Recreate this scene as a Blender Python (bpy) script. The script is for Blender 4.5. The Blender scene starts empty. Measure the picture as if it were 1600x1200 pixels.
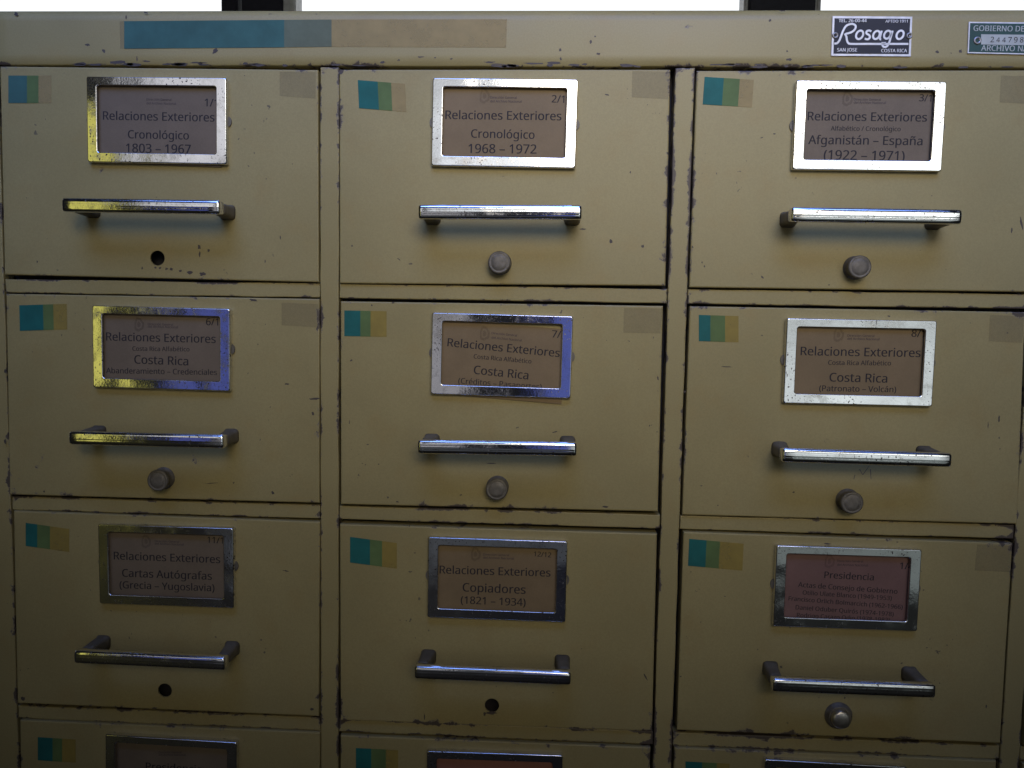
import bpy, bmesh, math, random
from mathutils import Vector, Matrix

# ------------------------------------------------------------------ camera, world, light
scene = bpy.context.scene
C = scene.collection
ZT = 0.80                      # height of the top edge of the first drawer row above the floor
F = 1250.0                     # focal length in photo pixels (1600 wide)
CX, CY, CD = 0.4023, 0.1774, 0.5757
ax, ay, az = 0.0759, 0.0471, 0.0173


def rot(a, b, g):
    Rx = Matrix(((1, 0, 0), (0, math.cos(a), -math.sin(a)), (0, math.sin(a), math.cos(a))))
    Ry = Matrix(((math.cos(b), 0, math.sin(b)), (0, 1, 0), (-math.sin(b), 0, math.cos(b))))
    Rz = Matrix(((math.cos(g), -math.sin(g), 0), (math.sin(g), math.cos(g), 0), (0, 0, 1)))
    return Rz @ Rx @ Ry


MR = rot(ax, ay, az)           # rows: right, down, forward (x right, y down, z forward)


def to_b(v):
    return Vector((v[0], v[2], -v[1]))


right, down, fwd = to_b(MR[0]), to_b(MR[1]), to_b(MR[2])
CAM = Vector((CX, -CD, ZT - CY))
cd = bpy.data.cameras.new('camera')
cam = bpy.data.objects.new('camera', cd)
C.objects.link(cam)
m = Matrix.Identity(4)
for i in range(3):
    m[i][0], m[i][1], m[i][2], m[i][3] = right[i], -down[i], -fwd[i], CAM[i]
cam.matrix_world = m
cd.sensor_fit = 'HORIZONTAL'
cd.sensor_width = 36.0
cd.lens = F / 1600 * 36
cd.clip_start = 0.02
cd.clip_end = 200
scene.camera = cam

world = bpy.data.worlds.new('World')
scene.world = world
world.use_nodes = True
bg = world.node_tree.nodes['Background']
bg.inputs[0].default_value = (0.80, 0.86, 1.0, 1)
bg.inputs[1].default_value = 0.008


def area(name, loc, target, sx, sy, radiance, col, spread=180):
    l = bpy.data.lights.new(name, 'AREA')
    l.shape = 'RECTANGLE'
    l.size, l.size_y = sx, sy
    l.color = col
    l.energy = radiance * math.pi * sx * sy
    l.spread = math.radians(spread)
    o = bpy.data.objects.new(name, l)
    C.objects.link(o)
    o.location = loc
    d = Vector(target) - Vector(loc)
    o.rotation_euler = d.to_track_quat('-Z', 'Y').to_euler()
    return o


area('added_haze_lamp', (0.45, -0.32, ZT + 0.40), (0.46, 0.0, ZT + 0.08), 1.25, 0.40, 1.05, (0.20, 0.36, 1.0), 58)  # added blue lamp, stands in for lens haze over the top rows
sp = bpy.data.lights.new('added_fade_spot', 'SPOT')  # added spot, its cone shaped so the light fades down the rows
sp.energy = 49.0
sp.color = (1.0, 0.90, 0.74)
sp.spot_size = math.radians(29)
sp.spot_blend = 1.0
sp.shadow_soft_size = 0.34
so = bpy.data.objects.new('added_fade_spot', sp)
C.objects.link(so)
so.location = (0.62, -1.15, ZT + 0.42)
so.scale = (1.7, 1, 1)
so.rotation_euler = (Vector((0.455, 0, ZT - 0.012)) - so.location).to_track_quat('-Z', 'Y').to_euler()
area('window_lamp_right', (1.75, -2.3, ZT + 0.62), (0.65, 0, ZT + 0.25), 1.25, 0.95, 0.082, (0.96, 1.0, 0.97), 30)
area('added_white_lamp_middle', (0.25, -2.5, ZT + 0.72), (0.4, 0, ZT + 0.25), 1.15, 0.85, 0.030, (0.92, 0.96, 1.0), 30)  # added unseen lamp, gives the middle frames a dimmer white reflection
area('added_grey_lamp_right', (1.45, -2.2, ZT - 0.32), (0.6, 0, ZT + 0.0), 1.5, 0.62, 0.042, (0.92, 1.0, 1.0), 40)  # added unseen lamp, puts grey reflections in the right frames
area('added_grey_lamp_low', (1.15, -1.25, 0.17), (0.6, 0, ZT - 0.35), 0.55, 0.26, 0.16, (0.86, 1.0, 0.97))  # unseen lamp added so the low right frame mirrors grey
area('added_grey_lamp_middle', (-0.15, -2.2, ZT - 0.22), (0.4, 0, ZT - 0.2), 0.55, 0.60, 0.30, (0.95, 0.93, 1.0))  # added for pale grey patches mirrored in the chrome
area('added_yellow_lamp', (-1.32, -2.2, ZT - 0.25), (0.1, 0, ZT - 0.2), 0.30, 1.6, 0.62, (1.0, 0.93, 0.20))  # added stand-in for an unseen yellow thing mirrored in the left chrome
area('added_fill_lamp_left', (-0.75, -2.35, ZT + 0.55), (0.15, 0, ZT - 0.05), 0.70, 0.70, 0.036, (0.95, 0.95, 1.0), 40)  # added fill so the upper left frame reflects mid grey
area('added_blue_lamp', (0.55, -2.0, ZT - 0.30), (0.4, 0, ZT - 0.2), 0.34, 0.50, 0.33, (0.22, 0.29, 1.0))  # added stand-in for an unseen blue shirt mirrored in the chrome
area('added_blue_lamp_left', (-0.80, -2.2, ZT - 0.30), (0.2, 0, ZT - 0.2), 0.22, 0.55, 0.28, (0.22, 0.28, 1.0))  # added for the blue edge mirrored in the left frames
area('added_grey_lamp_low_middle', (0.15, -1.25, 0.17), (0.4, 0, ZT - 0.35), 0.9, 0.26, 0.055, (0.80, 0.88, 1.0))  # added low lamp, lifts the reflections of the third-row frames

vs = scene.view_settings
vs.view_transform = 'Standard'
vs.look = 'None'
vs.exposure = 0.0
vs.gamma = 1.0
vs.use_curve_mapping = False


# ------------------------------------------------------------------ helpers
def at(px, py, depth=0.0):
    """photo pixel -> point on the vertical plane y = -depth (depth towards the viewer)"""
    d = right * ((px - 800) / F) + down * ((py - 600) / F) + fwd
    t = (-depth - CAM.y) / d.y
    return CAM + d * t


def tag(o, label=None, cat=None, group=None, kind=None):
    if label: o['label'] = label
    if cat: o['category'] = cat
    if group: o['group'] = group
    if kind: o['kind'] = kind
    return o


def obj(name, bm, mat, parent=None, smooth=False):
    me = bpy.data.meshes.new(name)
    bm.to_mesh(me)
    bm.free()
    mats = mat if isinstance(mat, (list, tuple)) else [mat]
    for mm in mats:
        me.materials.append(mm)
    if smooth:
        for p in me.polygons:
            p.use_smooth = True
    o = bpy.data.objects.new(name, me)
    C.objects.link(o)
    o.parent = parent
    return o


def box(bm, x0, x1, y0, y1, z0, z1):
    v = [bm.verts.new((x, y, z)) for x in (x0, x1) for y in (y0, y1) for z in (z0, z1)]
    for f in ((0, 1, 3, 2), (4, 6, 7, 5), (0, 4, 5, 1), (2, 3, 7, 6), (0, 2, 6, 4), (1, 5, 7, 3)):
        bm.faces.new([v[i] for i in f])
    return v


def slab(bm, pts, y_back, y_front):
    """prism with outline pts [(x,z)] between two y planes; pts clockwise or not, normals fixed later"""
    a = [bm.verts.new((p[0], y_front, p[1])) for p in pts]
    b = [bm.verts.new((p[0], y_back, p[1])) for p in pts]
    bm.faces.new(a)
    bm.faces.new(b[::-1])
    n = len(pts)
    for i in range(n):
        bm.faces.new((a[i], b[i], b[(i + 1) % n], a[(i + 1) % n]))


def fixn(bm):
    bmesh.ops.recalc_face_normals(bm, faces=bm.faces[:])


# ------------------------------------------------------------------ materials
class N:
    def __init__(self, name):
        self.m = bpy.data.materials.new(name)
        self.m.use_nodes = True
        self.t = self.m.node_tree
        self.b = self.t.nodes['Principled BSDF']
        self.out = self.t.nodes['Material Output']

    def node(self, kind, **kw):
        n = self.t.nodes.new(kind)
        for k, v in kw.items():
            setattr(n, k, v)
        return n

    def link(self, a, b):
        self.t.links.new(a, b)

    def coord(self):
        g = self.node('ShaderNodeNewGeometry')
        return g.outputs['Position']

    def noise(self, scale, detail=3, rough=0.55, vec=None, dist=0.0):
        n = self.node('ShaderNodeTexNoise')
        n.inputs['Scale'].default_value = scale
        n.inputs['Detail'].default_value = detail
        n.inputs['Roughness'].default_value = rough
        n.inputs['Distortion'].default_value = dist
        self.link(vec if vec is not None else self.coord(), n.inputs['Vector'])
        return n.outputs['Fac']

    def math(self, op, a, b=None, c=None, clamp=False):
        n = self.node('ShaderNodeMath', operation=op, use_clamp=clamp)
        for i, v in enumerate((a, b, c)):
            if v is None: continue
            if isinstance(v, (int, float)): n.inputs[i].default_value = v
            else: self.link(v, n.inputs[i])
        return n.outputs[0]

    def ramp(self, v, a, b, to0=0.0, to1=1.0):
        n = self.node('ShaderNodeMapRange', interpolation_type='SMOOTHSTEP')
        n.inputs[1].default_value, n.inputs[2].default_value = a, b
        n.inputs[3].default_value, n.inputs[4].default_value = to0, to1
        self.link(v, n.inputs[0])
        return n.outputs[0]

    def mix(self, fac, a, b, blend='MIX'):
        n = self.node('ShaderNodeMix', data_type='RGBA', blend_type=blend)
        if isinstance(fac, (int, float)): n.inputs[0].default_value = fac
        else: self.link(fac, n.inputs[0])
        for i, v in ((6, a), (7, b)):
            if isinstance(v, tuple): n.inputs[i].default_value = (*v, 1)
            else: self.link(v, n.inputs[i])
        return n.outputs[2]

    def bump(self, h, strength, dist=0.001, normal=None):
        n = self.node('ShaderNodeBump')
        n.inputs['Strength'].default_value = strength
        n.inputs['Distance'].default_value = dist
        self.link(h, n.inputs['Height'])
        if normal is not None: self.link(normal, n.inputs['Normal'])
        return n.outputs[0]

    def set(self, **kw):
        for k, v in kw.items():
            s = self.b.inputs[k.replace('_', ' ')]
            if isinstance(v, (int, float)): s.default_value = v
            elif isinstance(v, tuple): s.default_value = (*v, 1)
            else: self.link(v, s)
        return self.m


def paint_mat(name, wear, base=(0.330, 0.264, 0.107)):
    """old putty-coloured enamel, chipped to dark steel and lilac primer along the edges"""
    n = N(name)
    pos = n.coord()
    big = n.noise(7, 3, 0.6, pos)
    mid = n.noise(38, 4, 0.6, pos)
    fine = n.noise(900, 2, 0.6, pos)
    col = n.mix(n.ramp(big, 0.30, 0.72), tuple(c * 0.90 for c in base), tuple(c * 1.07 for c in base))
    col = n.mix(n.ramp(mid, 0.48, 0.78, 0, 0.50), col, (base[0] * 0.95, base[1] * 0.84, base[2] * 0.72))
    col = n.mix(n.ramp(fine, 0.3, 0.7, 0, 0.24), col, tuple(c * 0.55 for c in base))
    # scattered grime spots
    sp = n.noise(240, 2, 0.5, pos)
    spm = n.noise(14, 2, 0.5, pos)
    s = n.math('MULTIPLY', n.ramp(sp, 0.725, 0.755), n.ramp(spm, 0.50, 0.60))
    col = n.mix(n.math('MULTIPLY', s, 0.8), col, (0.07, 0.055, 0.045))
    e = n.node('ShaderNodeAttribute', attribute_name='edge').outputs['Fac']
    e2 = n.math('POWER', e, 2.5)
    cn = n.noise(95, 5, 0.68, pos, 0.5)
    pn = n.noise(17, 2, 0.5, pos)
    v = n.math('ADD', cn, n.math('MULTIPLY', e2, 0.20 * wear))
    v = n.math('ADD', v, n.math('MULTIPLY', n.math('SUBTRACT', pn, 0.5), 0.85))
    v = n.math('SUBTRACT', v, n.math('MULTIPLY', n.math('SUBTRACT', 1.0, e), 0.05))
    worn = n.ramp(v, 0.76, 0.80)
    bare = n.ramp(v, 0.80, 0.83)
    col = n.mix(n.math('MULTIPLY', worn, 0.75), col, (0.19, 0.155, 0.115))
    col = n.mix(n.math('MULTIPLY', bare, 0.9), col, (0.062, 0.045, 0.034))
    h = n.math('SUBTRACT', n.math('MULTIPLY', n.noise(420, 2, 0.5, pos), 0.25), n.math('MULTIPLY', worn, 0.9))
    nb = n.bump(h, 0.35, 0.0004)
    rough = n.ramp(big, 0.2, 0.8, 0.40, 0.55)
    return n.set(Base_Color=col, Roughness=rough, Normal=nb, Specular_IOR_Level=0.35)


PAINT = paint_mat('drawer_enamel', 0.75)
RAIL = paint_mat('frame_enamel', 1.2)


def simple(name, col, rough=0.5, metal=0.0, vary=0.15, bump=0.0, scale=60):
    n = N(name)
    pos = n.coord()
    f = n.noise(scale, 4, 0.6, pos)
    c = n.mix(n.ramp(f, 0.3, 0.7), tuple(x * (1 - vary) for x in col), tuple(min(1, x * (1 + vary)) for x in col))
    kw = dict(Base_Color=c, Roughness=rough, Metallic=metal)
    if bump: kw['Normal'] = n.bump(n.noise(scale * 8, 2, 0.5, pos), bump, 0.0005)
    return n.set(**kw)


def chrome_mat(name, pits, wob=0.5):
    n = N(name)
    pos = n.coord()
    w = n.noise(30, 1, 0.4, pos)
    pitn = n.noise(620, 2, 0.5, pos)
    zone = n.noise(33, 2, 0.5, pos)
    p = n.math('MULTIPLY', n.ramp(pitn, 0.66 - 0.05 * pits, 0.70 - 0.05 * pits), n.ramp(zone, 0.40, 0.58))
    haze = n.ramp(n.noise(70, 4, 0.7, pos), 0.45, 0.75)
    col = n.mix(haze, (0.80, 0.80, 0.81), (0.62, 0.61, 0.60))
    col = n.mix(p, col, (0.05, 0.04, 0.04))
    r = n.math('ADD', n.math('MULTIPLY', haze, 0.16), 0.085)
    r = n.math('ADD', r, n.math('MULTIPLY', p, 0.4))
    nb = n.bump(w, wob, 0.004)
    nb = n.bump(pitn, 0.06, 0.0004, nb)
    return n.set(Base_Color=col, Roughness=r, Metallic=1.0, Normal=nb)


CHROME = chrome_mat('worn_chrome', 1.0, 0.20)
BAR = chrome_mat('handle_chrome', 0.5, 0.10)
POST = simple('dull_plated_leg', (0.125, 0.108, 0.080), 0.5, 0.2, 0.25)
ZINC = simple('dull_zinc', (0.145, 0.128, 0.10), 0.55, 0.35, 0.22, 0.3, 240)
ZINC2 = simple('polished_zinc', (0.50, 0.47, 0.43), 0.30, 0.9, 0.15, 0.2, 240)
DARK = simple('gap_shade_and_plinth', (0.022, 0.018, 0.018), 0.7)  # shade of the hollow inside put into a dark colour; also the plinth
INK = simple('black_ink', (0.016, 0.012, 0.012), 0.8)
INKF = simple('faint_ink', (0.055, 0.038, 0.034), 0.8)
CHIPM = simple('bare_metal_chip', (0.062, 0.045, 0.034), 0.65, 0.0)  # own dark colour of the flaked spots
LILAC = simple('old_primer', (0.20, 0.17, 0.165), 0.6, 0.0, 0.2)
PENCIL = simple('pencil_mark', (0.12, 0.095, 0.065), 0.7)


def card_mat(name, col):
    n = N(name)
    pos = n.coord()
    f = n.noise(26, 4, 0.6, pos)
    g = n.noise(1100, 2, 0.6, pos)
    c = n.mix(n.ramp(f, 0.3, 0.7), tuple(x * 0.9 for x in col), tuple(x * 1.08 for x in col))
    c = n.mix(n.ramp(g, 0.3, 0.7, 0, 0.2), c, tuple(x * 0.6 for x in col))
    return n.set(Base_Color=c, Roughness=0.6, Specular_IOR_Level=0.3)


KRAFT = card_mat('kraft_card', (0.208, 0.142, 0.068))
MAUVE = card_mat('mauve_card', (0.168, 0.124, 0.078))
PINK = card_mat('pink_card', (0.190, 0.104, 0.082))
SALMON = card_mat('salmon_card', (0.27, 0.115, 0.075))


def tape_mat(name, col, opacity):
    n = N(name)
    pos = n.coord()
    f = n.noise(50, 4, 0.6, pos)
    g = n.noise(800, 2, 0.6, pos)
    c = n.mix(n.ramp(f, 0.3, 0.7), tuple(x * 0.9 for x in col), tuple(x * 1.08 for x in col))
    c = n.mix(n.ramp(g, 0.3, 0.7, 0, 0.15), c, tuple(x * 0.6 for x in col))
    m = n.set(Base_Color=c, Roughness=0.6, Specular_IOR_Level=0.2)
    tr = n.node('ShaderNodeBsdfTransparent')
    mx = n.node('ShaderNodeMixShader')
    n.link(n.ramp(f, 0.1, 0.9, opacity - 0.06, min(1, opacity + 0.06)), mx.inputs[0])
    n.link(tr.outputs[0], mx.inputs[1])
    n.link(n.b.outputs[0], mx.inputs[2])
    n.link(mx.outputs[0], n.out.inputs[0])
    return m


TEAL = tape_mat('teal_tape', (0.016, 0.130, 0.110), 0.93)
BLUE = tape_mat('blue_tape', (0.052, 0.134, 0.112), 0.93)
GREEN = tape_mat('overlapped_green_tape', (0.120, 0.185, 0.062), 0.85)
YELLOW = tape_mat('yellow_tape', (0.37, 0.265, 0.055), 0.62)
FADED = tape_mat('faded_yellow_tape', (0.42, 0.31, 0.13), 0.55)
GREENG = tape_mat('faded_green_tape', (0.145, 0.175, 0.115), 0.75)
SMUDGE = tape_mat('faint_emblem_ink', (0.06, 0.04, 0.03), 0.17)
PATCH = tape_mat('tape_residue', (0.235, 0.185, 0.105), 0.20)

PLATE_K = simple('black_plate', (0.012, 0.011, 0.016), 0.65, 0.0, 0.1)
PLATE_G = simple('green_plate', (0.016, 0.060, 0.042), 0.65, 0.0, 0.12)
SILVER = simple('raised_aluminium', (0.62, 0.61, 0.60), 0.45, 0.15, 0.12, 0.0, 200)
STRIPM = simple('number_strip', (0.33, 0.35, 0.34), 0.4, 0.3, 0.1)
RIVET = simple('rivet_metal', (0.26, 0.25, 0.25), 0.35, 0.7, 0.2)
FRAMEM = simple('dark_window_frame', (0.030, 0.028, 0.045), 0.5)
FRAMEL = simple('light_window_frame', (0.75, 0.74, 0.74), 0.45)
FLOORM = simple('floor_grey', (0.05, 0.045, 0.04), 0.6, 0.0, 0.2, 0.0, 8)
BODYM = paint_mat('body_enamel', 0.4)

# ------------------------------------------------------------------ the setting
bm = bmesh.new()
box(bm, -3, 4, -3.4, 3.0, -0.05, 0.0)
fixn(bm)
tag(obj('floor', bm, FLOORM), kind='structure')

n = N('overcast_sky')
em = n.node('ShaderNodeEmission')
em.inputs[0].default_value = (0.93, 0.97, 1.0, 1)
em.inputs[1].default_value = 1.2
n.link(em.outputs[0], n.out.inputs[0])
SKYM = n.m
bm = bmesh.new()
prev = None
for i in range(25):
    a = math.radians(-75 + i * 150 / 24)
    x, y = 0.45 + 9 * math.sin(a), 9 * math.cos(a)
    cur = (bm.verts.new((x, y, -1)), bm.verts.new((x, y, 5)))
    if prev: bm.faces.new((prev[0], cur[0], cur[1], prev[1]))
    prev = cur
tag(obj('sky', bm, SKYM, None, True), kind='structure')


# ------------------------------------------------------------------ filing cabinet
PITCH, ROWP, DW, DH = 0.25, 0.163, 0.2334, 0.1497
PROUD = 0.0018
NCOL = 4
cab = bpy.data.objects.new('filing_cabinet', None)
C.objects.link(cab)
cab.location = (0, 0, 0)
tag(cab, 'old putty coloured steel filing cabinet with rows of labelled card drawers and chipped paint', 'filing cabinet')

TOPZ = at(800, 17.5, 0).z + 0.0034
XL = -0.018
XR = NCOL * PITCH + 0.004
BOT = ZT - 3 * ROWP - DH


def set_edge(bm, v, val):
    v[bm.verts.layers.float['edge']] = val


def plate(name, x0, x1, z0, z1, mat, parent, depth=0.012, y=0.0, bev=0.0007, inset=None):
    """pressed front member with a softly rounded edge; vertex attribute 'edge' drives the chipping"""
    bm = bmesh.new()
    lay = bm.verts.layers.float.new('edge')
    w, h = x1 - x0, z1 - z0
    if inset is None: inset = min(0.008, w * 0.5 - bev, h * 0.5 - bev) * 0.98
    us = [bev, bev + inset, w - bev - inset, w - bev]
    wsq = [bev, bev + inset, h - bev - inset, h - bev]
    # extra lines along the long side so that the edges are not ruler-straight
    rnd = random.Random(int((x0 * 7 + z0 * 13) * 1000))

    def sub(L):
        a, b = L[1], L[2]
        k = max(1, int((b - a) / 0.02))
        return [L[0]] + [a + (b - a) * i / k for i in range(k + 1)] + [L[3]]
    us, wsq = sub(us), sub(wsq)
    g = {}
    for i, u in enumerate(us):
        for j, v in enumerate(wsq):
            b = i in (0, len(us) - 1) or j in (0, len(wsq) - 1)
            jit = 0.00025
            vv = bm.verts.new((x0 + u + (rnd.uniform(-jit, jit) if i in (0, len(us) - 1) else 0), y,
                               z0 + v + (rnd.uniform(-jit, jit) if j in (0, len(wsq) - 1) else 0)))
            vv[lay] = 1.0 if b else 0.0
            g[i, j] = vv
    nu, nv = len(us), len(wsq)
    for i in range(nu - 1):
        for j in range(nv - 1):
            bm.faces.new((g[i, j], g[i + 1, j], g[i + 1, j + 1], g[i, j + 1]))
    loop = [(i, 0) for i in range(nu)] + [(nu - 1, j) for j in range(1, nv)] + \
           [(i, nv - 1) for i in range(nu - 2, -1, -1)] + [(0, j) for j in range(nv - 2, 0, -1)]
    skirt(bm, [g[k] for k in loop], bev, depth, y, lay)
    o = obj(name, bm, mat, parent)
    return o


def skirt(bm, ring, bev, depth, y, lay):
    cx = sum(v.co.x for v in ring) / len(ring)
    cz = sum(v.co.z for v in ring) / len(ring)
    xs = [v.co.x for v in ring]; zs = [v.co.z for v in ring]
    x0, x1, z0, z1 = min(xs), max(xs), min(zs), max(zs)
    last = ring
    for off, dy in ((bev * 0.7, bev * 0.3), (bev, bev), (bev, depth)):
        cur = []
        for v in ring:
            ox = off if x1 - v.co.x < 0.003 else (-off if v.co.x - x0 < 0.003 else 0)
            oz = off if z1 - v.co.z < 0.003 else (-off if v.co.z - z0 < 0.003 else 0)
            nv = bm.verts.new((v.co.x + ox, y + dy, v.co.z + oz))
            nv[lay] = 1.0
            cur.append(nv)
        k = len(ring)
        for i in range(k):
            bm.faces.new((last[i], cur[i], cur[(i + 1) % k], last[(i + 1) % k]))
        last = cur


# body shell, hollow behind the drawer fronts
DEP = 0.46
bm = bmesh.new()
bm.verts.layers.float.new('edge')
box(bm, XL - 0.0012, XL, 0.001, DEP, 0.02, TOPZ - 0.012)
box(bm, XR, XR + 0.0012, 0.001, DEP, 0.02, TOPZ - 0.012)
box(bm, XL, XR, DEP - 0.002, DEP, 0.02, TOPZ - 0.012)
fixn(bm)
obj('body_panel', bm, BODYM, cab)
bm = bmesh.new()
box(bm, XL + 0.0005, XR - 0.0005, 0.014, 0.020, 0.03, TOPZ - 0.015)  # added dark sheet, stands for the shade seen in gaps and lock holes
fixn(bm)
obj('gap_shade_sheet', bm, DARK, cab)
# top rail: front face rolls over into the top sheet
ytop0 = ZT + 0.0022
bm = bmesh.new()
lay = bm.verts.layers.float.new('edge')
R = 0.010
prof = [(0.012, ytop0 + 0.0006, 1), (0.0008, ytop0, 1), (0.0, ytop0 + 0.0007, 1), (0.0, ytop0 + 0.008, 0), (0.0, TOPZ - R, 0)]
for k in range(1, 8):
    a = math.radians(90 * k / 8)
    prof.append((R - R * math.cos(a), TOPZ - R + R * math.sin(a), 0.25))
prof += [(R, TOPZ, 0.2), (DEP, TOPZ, 0.5), (DEP, TOPZ - 0.02, 0.5)]
xs = [XL + (XR - XL) * i / 40 for i in range(41)]
rows_ = []
rnd = random.Random(5)
for i, x in enumerate(xs):
    jit = rnd.uniform(-0.0003, 0.0003)
    r_ = []
    for k, (yy, zz, e) in enumerate(prof):
        v = bm.verts.new((x, yy, zz + (jit if k in (1, 2) else 0)))
        v[lay] = e
        r_.append(v)
    rows_.append(r_)
for i in range(40):
    for k in range(len(prof) - 1):
        bm.faces.new((rows_[i][k], rows_[i + 1][k], rows_[i + 1][k + 1], rows_[i][k + 1]))
for r_ in (rows_[0], rows_[-1]):
    bm.faces.new(r_)
fixn(bm)
top = obj('top_rail', bm, RAIL, cab, True)
# stiles
GAP = 0.0016
for c in range(NCOL + 1):
    x0 = c * PITCH - (PITCH - DW) + GAP if c else XL
    x1 = c * PITCH - GAP if c < NCOL else XR
    plate('stile', x0, x1, 0.062, ytop0 - 0.0008, RAIL, cab)
    if c < NCOL:
        for r in range(4):
            za = ZT - r * ROWP - DH - GAP
            zb = ZT - (r + 1) * ROWP + GAP if r < 3 else 0.062
            plate('rail', c * PITCH - GAP * 0.6, c * PITCH + DW + GAP * 0.6, zb, za, RAIL, cab, y=0.0006)
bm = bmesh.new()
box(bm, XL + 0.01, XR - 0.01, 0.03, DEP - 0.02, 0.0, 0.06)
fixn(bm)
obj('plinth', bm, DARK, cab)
plate('kick_plate', XL, XR, 0.0, 0.060, RAIL, cab)

# measured corner pixels of each drawer front: TL TR BR BL
Q = {(0, 0): [(2, 103.5), (497, 109), (498, 441), (7, 428.5)],
     (0, 1): [(530, 108.5), (1047, 108.5), (1039.7, 446.5), (530.7, 442.7)],
     (0, 2): [(1088.7, 110.4), None, None, (1077, 449)],
     (1, 0): [(9.3, 459), (499, 467), (499, 786), (15, 773)],
     (1, 1): [(532, 470.6), (1035.7, 478), (1028, 798), (532.6, 788)],
     (1, 2): [(1077.8, 478.3), (1599.5, 487.7), (1591, 819), (1066, 804.5)],
     (2, 0): [(23.3, 797), (500.7, 815.5), (498, 1119.5), (27, 1096)],
     (2, 1): [(530.8, 819), (1026.6, 835), (1019, 1143), (532, 1127)],
     (2, 2): [(1068, 831), (1582.5, 849), (1563, 1161), (1057.5, 1139.5)],
     (3, 0): [(32.3, 1123), (502, 1144.5), None, None],
     (3, 1): [(532, 1149), (1016.5, 1168), None, None],
     (3, 2): [(1054, 1167.5), (1557, 1185), None, None]}


def corners(r, c):
    ideal = [(c * PITCH, ZT - r * ROWP), (c * PITCH + DW, ZT - r * ROWP),
             (c * PITCH + DW, ZT - r * ROWP - DH), (c * PITCH, ZT - r * ROWP - DH)]
    out = []
    for k in range(4):
        p = Q.get((r, c), [None] * 4)[k]
        ix, iz = ideal[k]
        if p:
            w = at(p[0], p[1], PROUD)
            # a drawer front may sit up to 2 mm out of true, no more
            ix = max(ix - 0.0020, min(ix + 0.0016, w.x))
            iz = max(iz - 0.0016, min(iz + 0.0014, w.z))
        out.append((ix, iz))
    return out


def drawer(r, c, hole=None, hr=0.0054):
    TL, TR, BR, BL = corners(r, c)
    w, h = DW, DH
    bev = 0.0009

    def P(u, v):      # u right 0..1, v down 0..1
        x = (TL[0] * (1 - u) + TR[0] * u) * (1 - v) + (BL[0] * (1 - u) + BR[0] * u) * v
        z = (TL[1] * (1 - u) + TR[1] * u) * (1 - v) + (BL[1] * (1 - u) + BR[1] * u) * v
        return x, z
    bm = bmesh.new()
    lay = bm.verts.layers.float.new('edge')
    ins = 0.008
    us = [bev, bev + ins, w - bev - ins, w - bev]
    vs_ = [bev, bev + ins, h - bev - ins, h - bev]
    hc = None
    if hole:
        p = at(hole[0], hole[1], PROUD)
        hx, hz = p.x - TL[0], TL[1] - p.z
        sq = hr * 1.5
        us += [hx - sq, hx + sq]
        vs_ += [hz - sq, hz + sq]
        hc = (hx, hz)
    us.sort(); vs_.sort()
    g = {}
    for i, u in enumerate(us):
        for j, v in enumerate(vs_):
            x, z = P(u / w, v / h)
            vv = bm.verts.new((x, -PROUD, z))
            vv[lay] = 1.0 if i in (0, len(us) - 1) or j in (0, len(vs_) - 1) else 0.0
            g[i, j] = vv
    nu, nv = len(us), len(vs_)
    for i in range(nu - 1):
        for j in range(nv - 1):
            if hc and us[i] < hc[0] < us[i + 1] and vs_[j] < hc[1] < vs_[j + 1]:
                x, z = P(hc[0] / w, hc[1] / h)
                K = 24
                front = []; back = []
                for k in range(K):
                    a = math.radians(45) + 2 * math.pi * k / K
                    front.append(bm.verts.new((x + hr * math.cos(a), -PROUD, z + hr * math.sin(a))))
                    back.append(bm.verts.new((x + hr * math.cos(a), -PROUD + 0.0014, z + hr * math.sin(a))))
                for L in (front, back):
                    for v in L: v[lay] = 0.0
                for k in range(K):
                    bm.faces.new((front[k], front[(k + 1) % K], back[(k + 1) % K], back[k]))
                # outer corners of the cell, starting upper right, anticlockwise
                cor = [g[i + 1, j], g[i, j], g[i, j + 1], g[i + 1, j + 1]]
                q = K // 4
                for s in range(4):
                    for k in range(q):
                        a, b = front[s * q + k], front[(s * q + k + 1) % K]
                        if k < q // 2: bm.faces.new((cor[s], b, a))
                        else: bm.faces.new((cor[(s + 1) % 4], b, a))
                        if k == q // 2: bm.faces.new((cor[s], cor[(s + 1) % 4], a))
                continue
            bm.faces.new((g[i, j], g[i, j + 1], g[i + 1, j + 1], g[i + 1, j]))
    loop = [(i, 0) for i in range(nu)] + [(nu - 1, j) for j in range(1, nv)] + \
           [(i, nv - 1) for i in range(nu - 2, -1, -1)] + [(0, j) for j in range(nv - 2, 0, -1)]
    skirt(bm, [g[k] for k in loop], bev, 0.013, -PROUD, lay)
    return obj('drawer', bm, PAINT, cab)


def rrect(x0, x1, z0, z1, r, k=4):
    pts = []
    for cx, cz, a0 in ((x1 - r, z1 - r, 0), (x0 + r, z1 - r, 90), (x0 + r, z0 + r, 180), (x1 - r, z0 + r, 270)):
        for i in range(k + 1):
            a = math.radians(a0 + 90 * i / k)
            pts.append((cx + r * math.cos(a), cz + r * math.sin(a)))
    return pts


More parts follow.
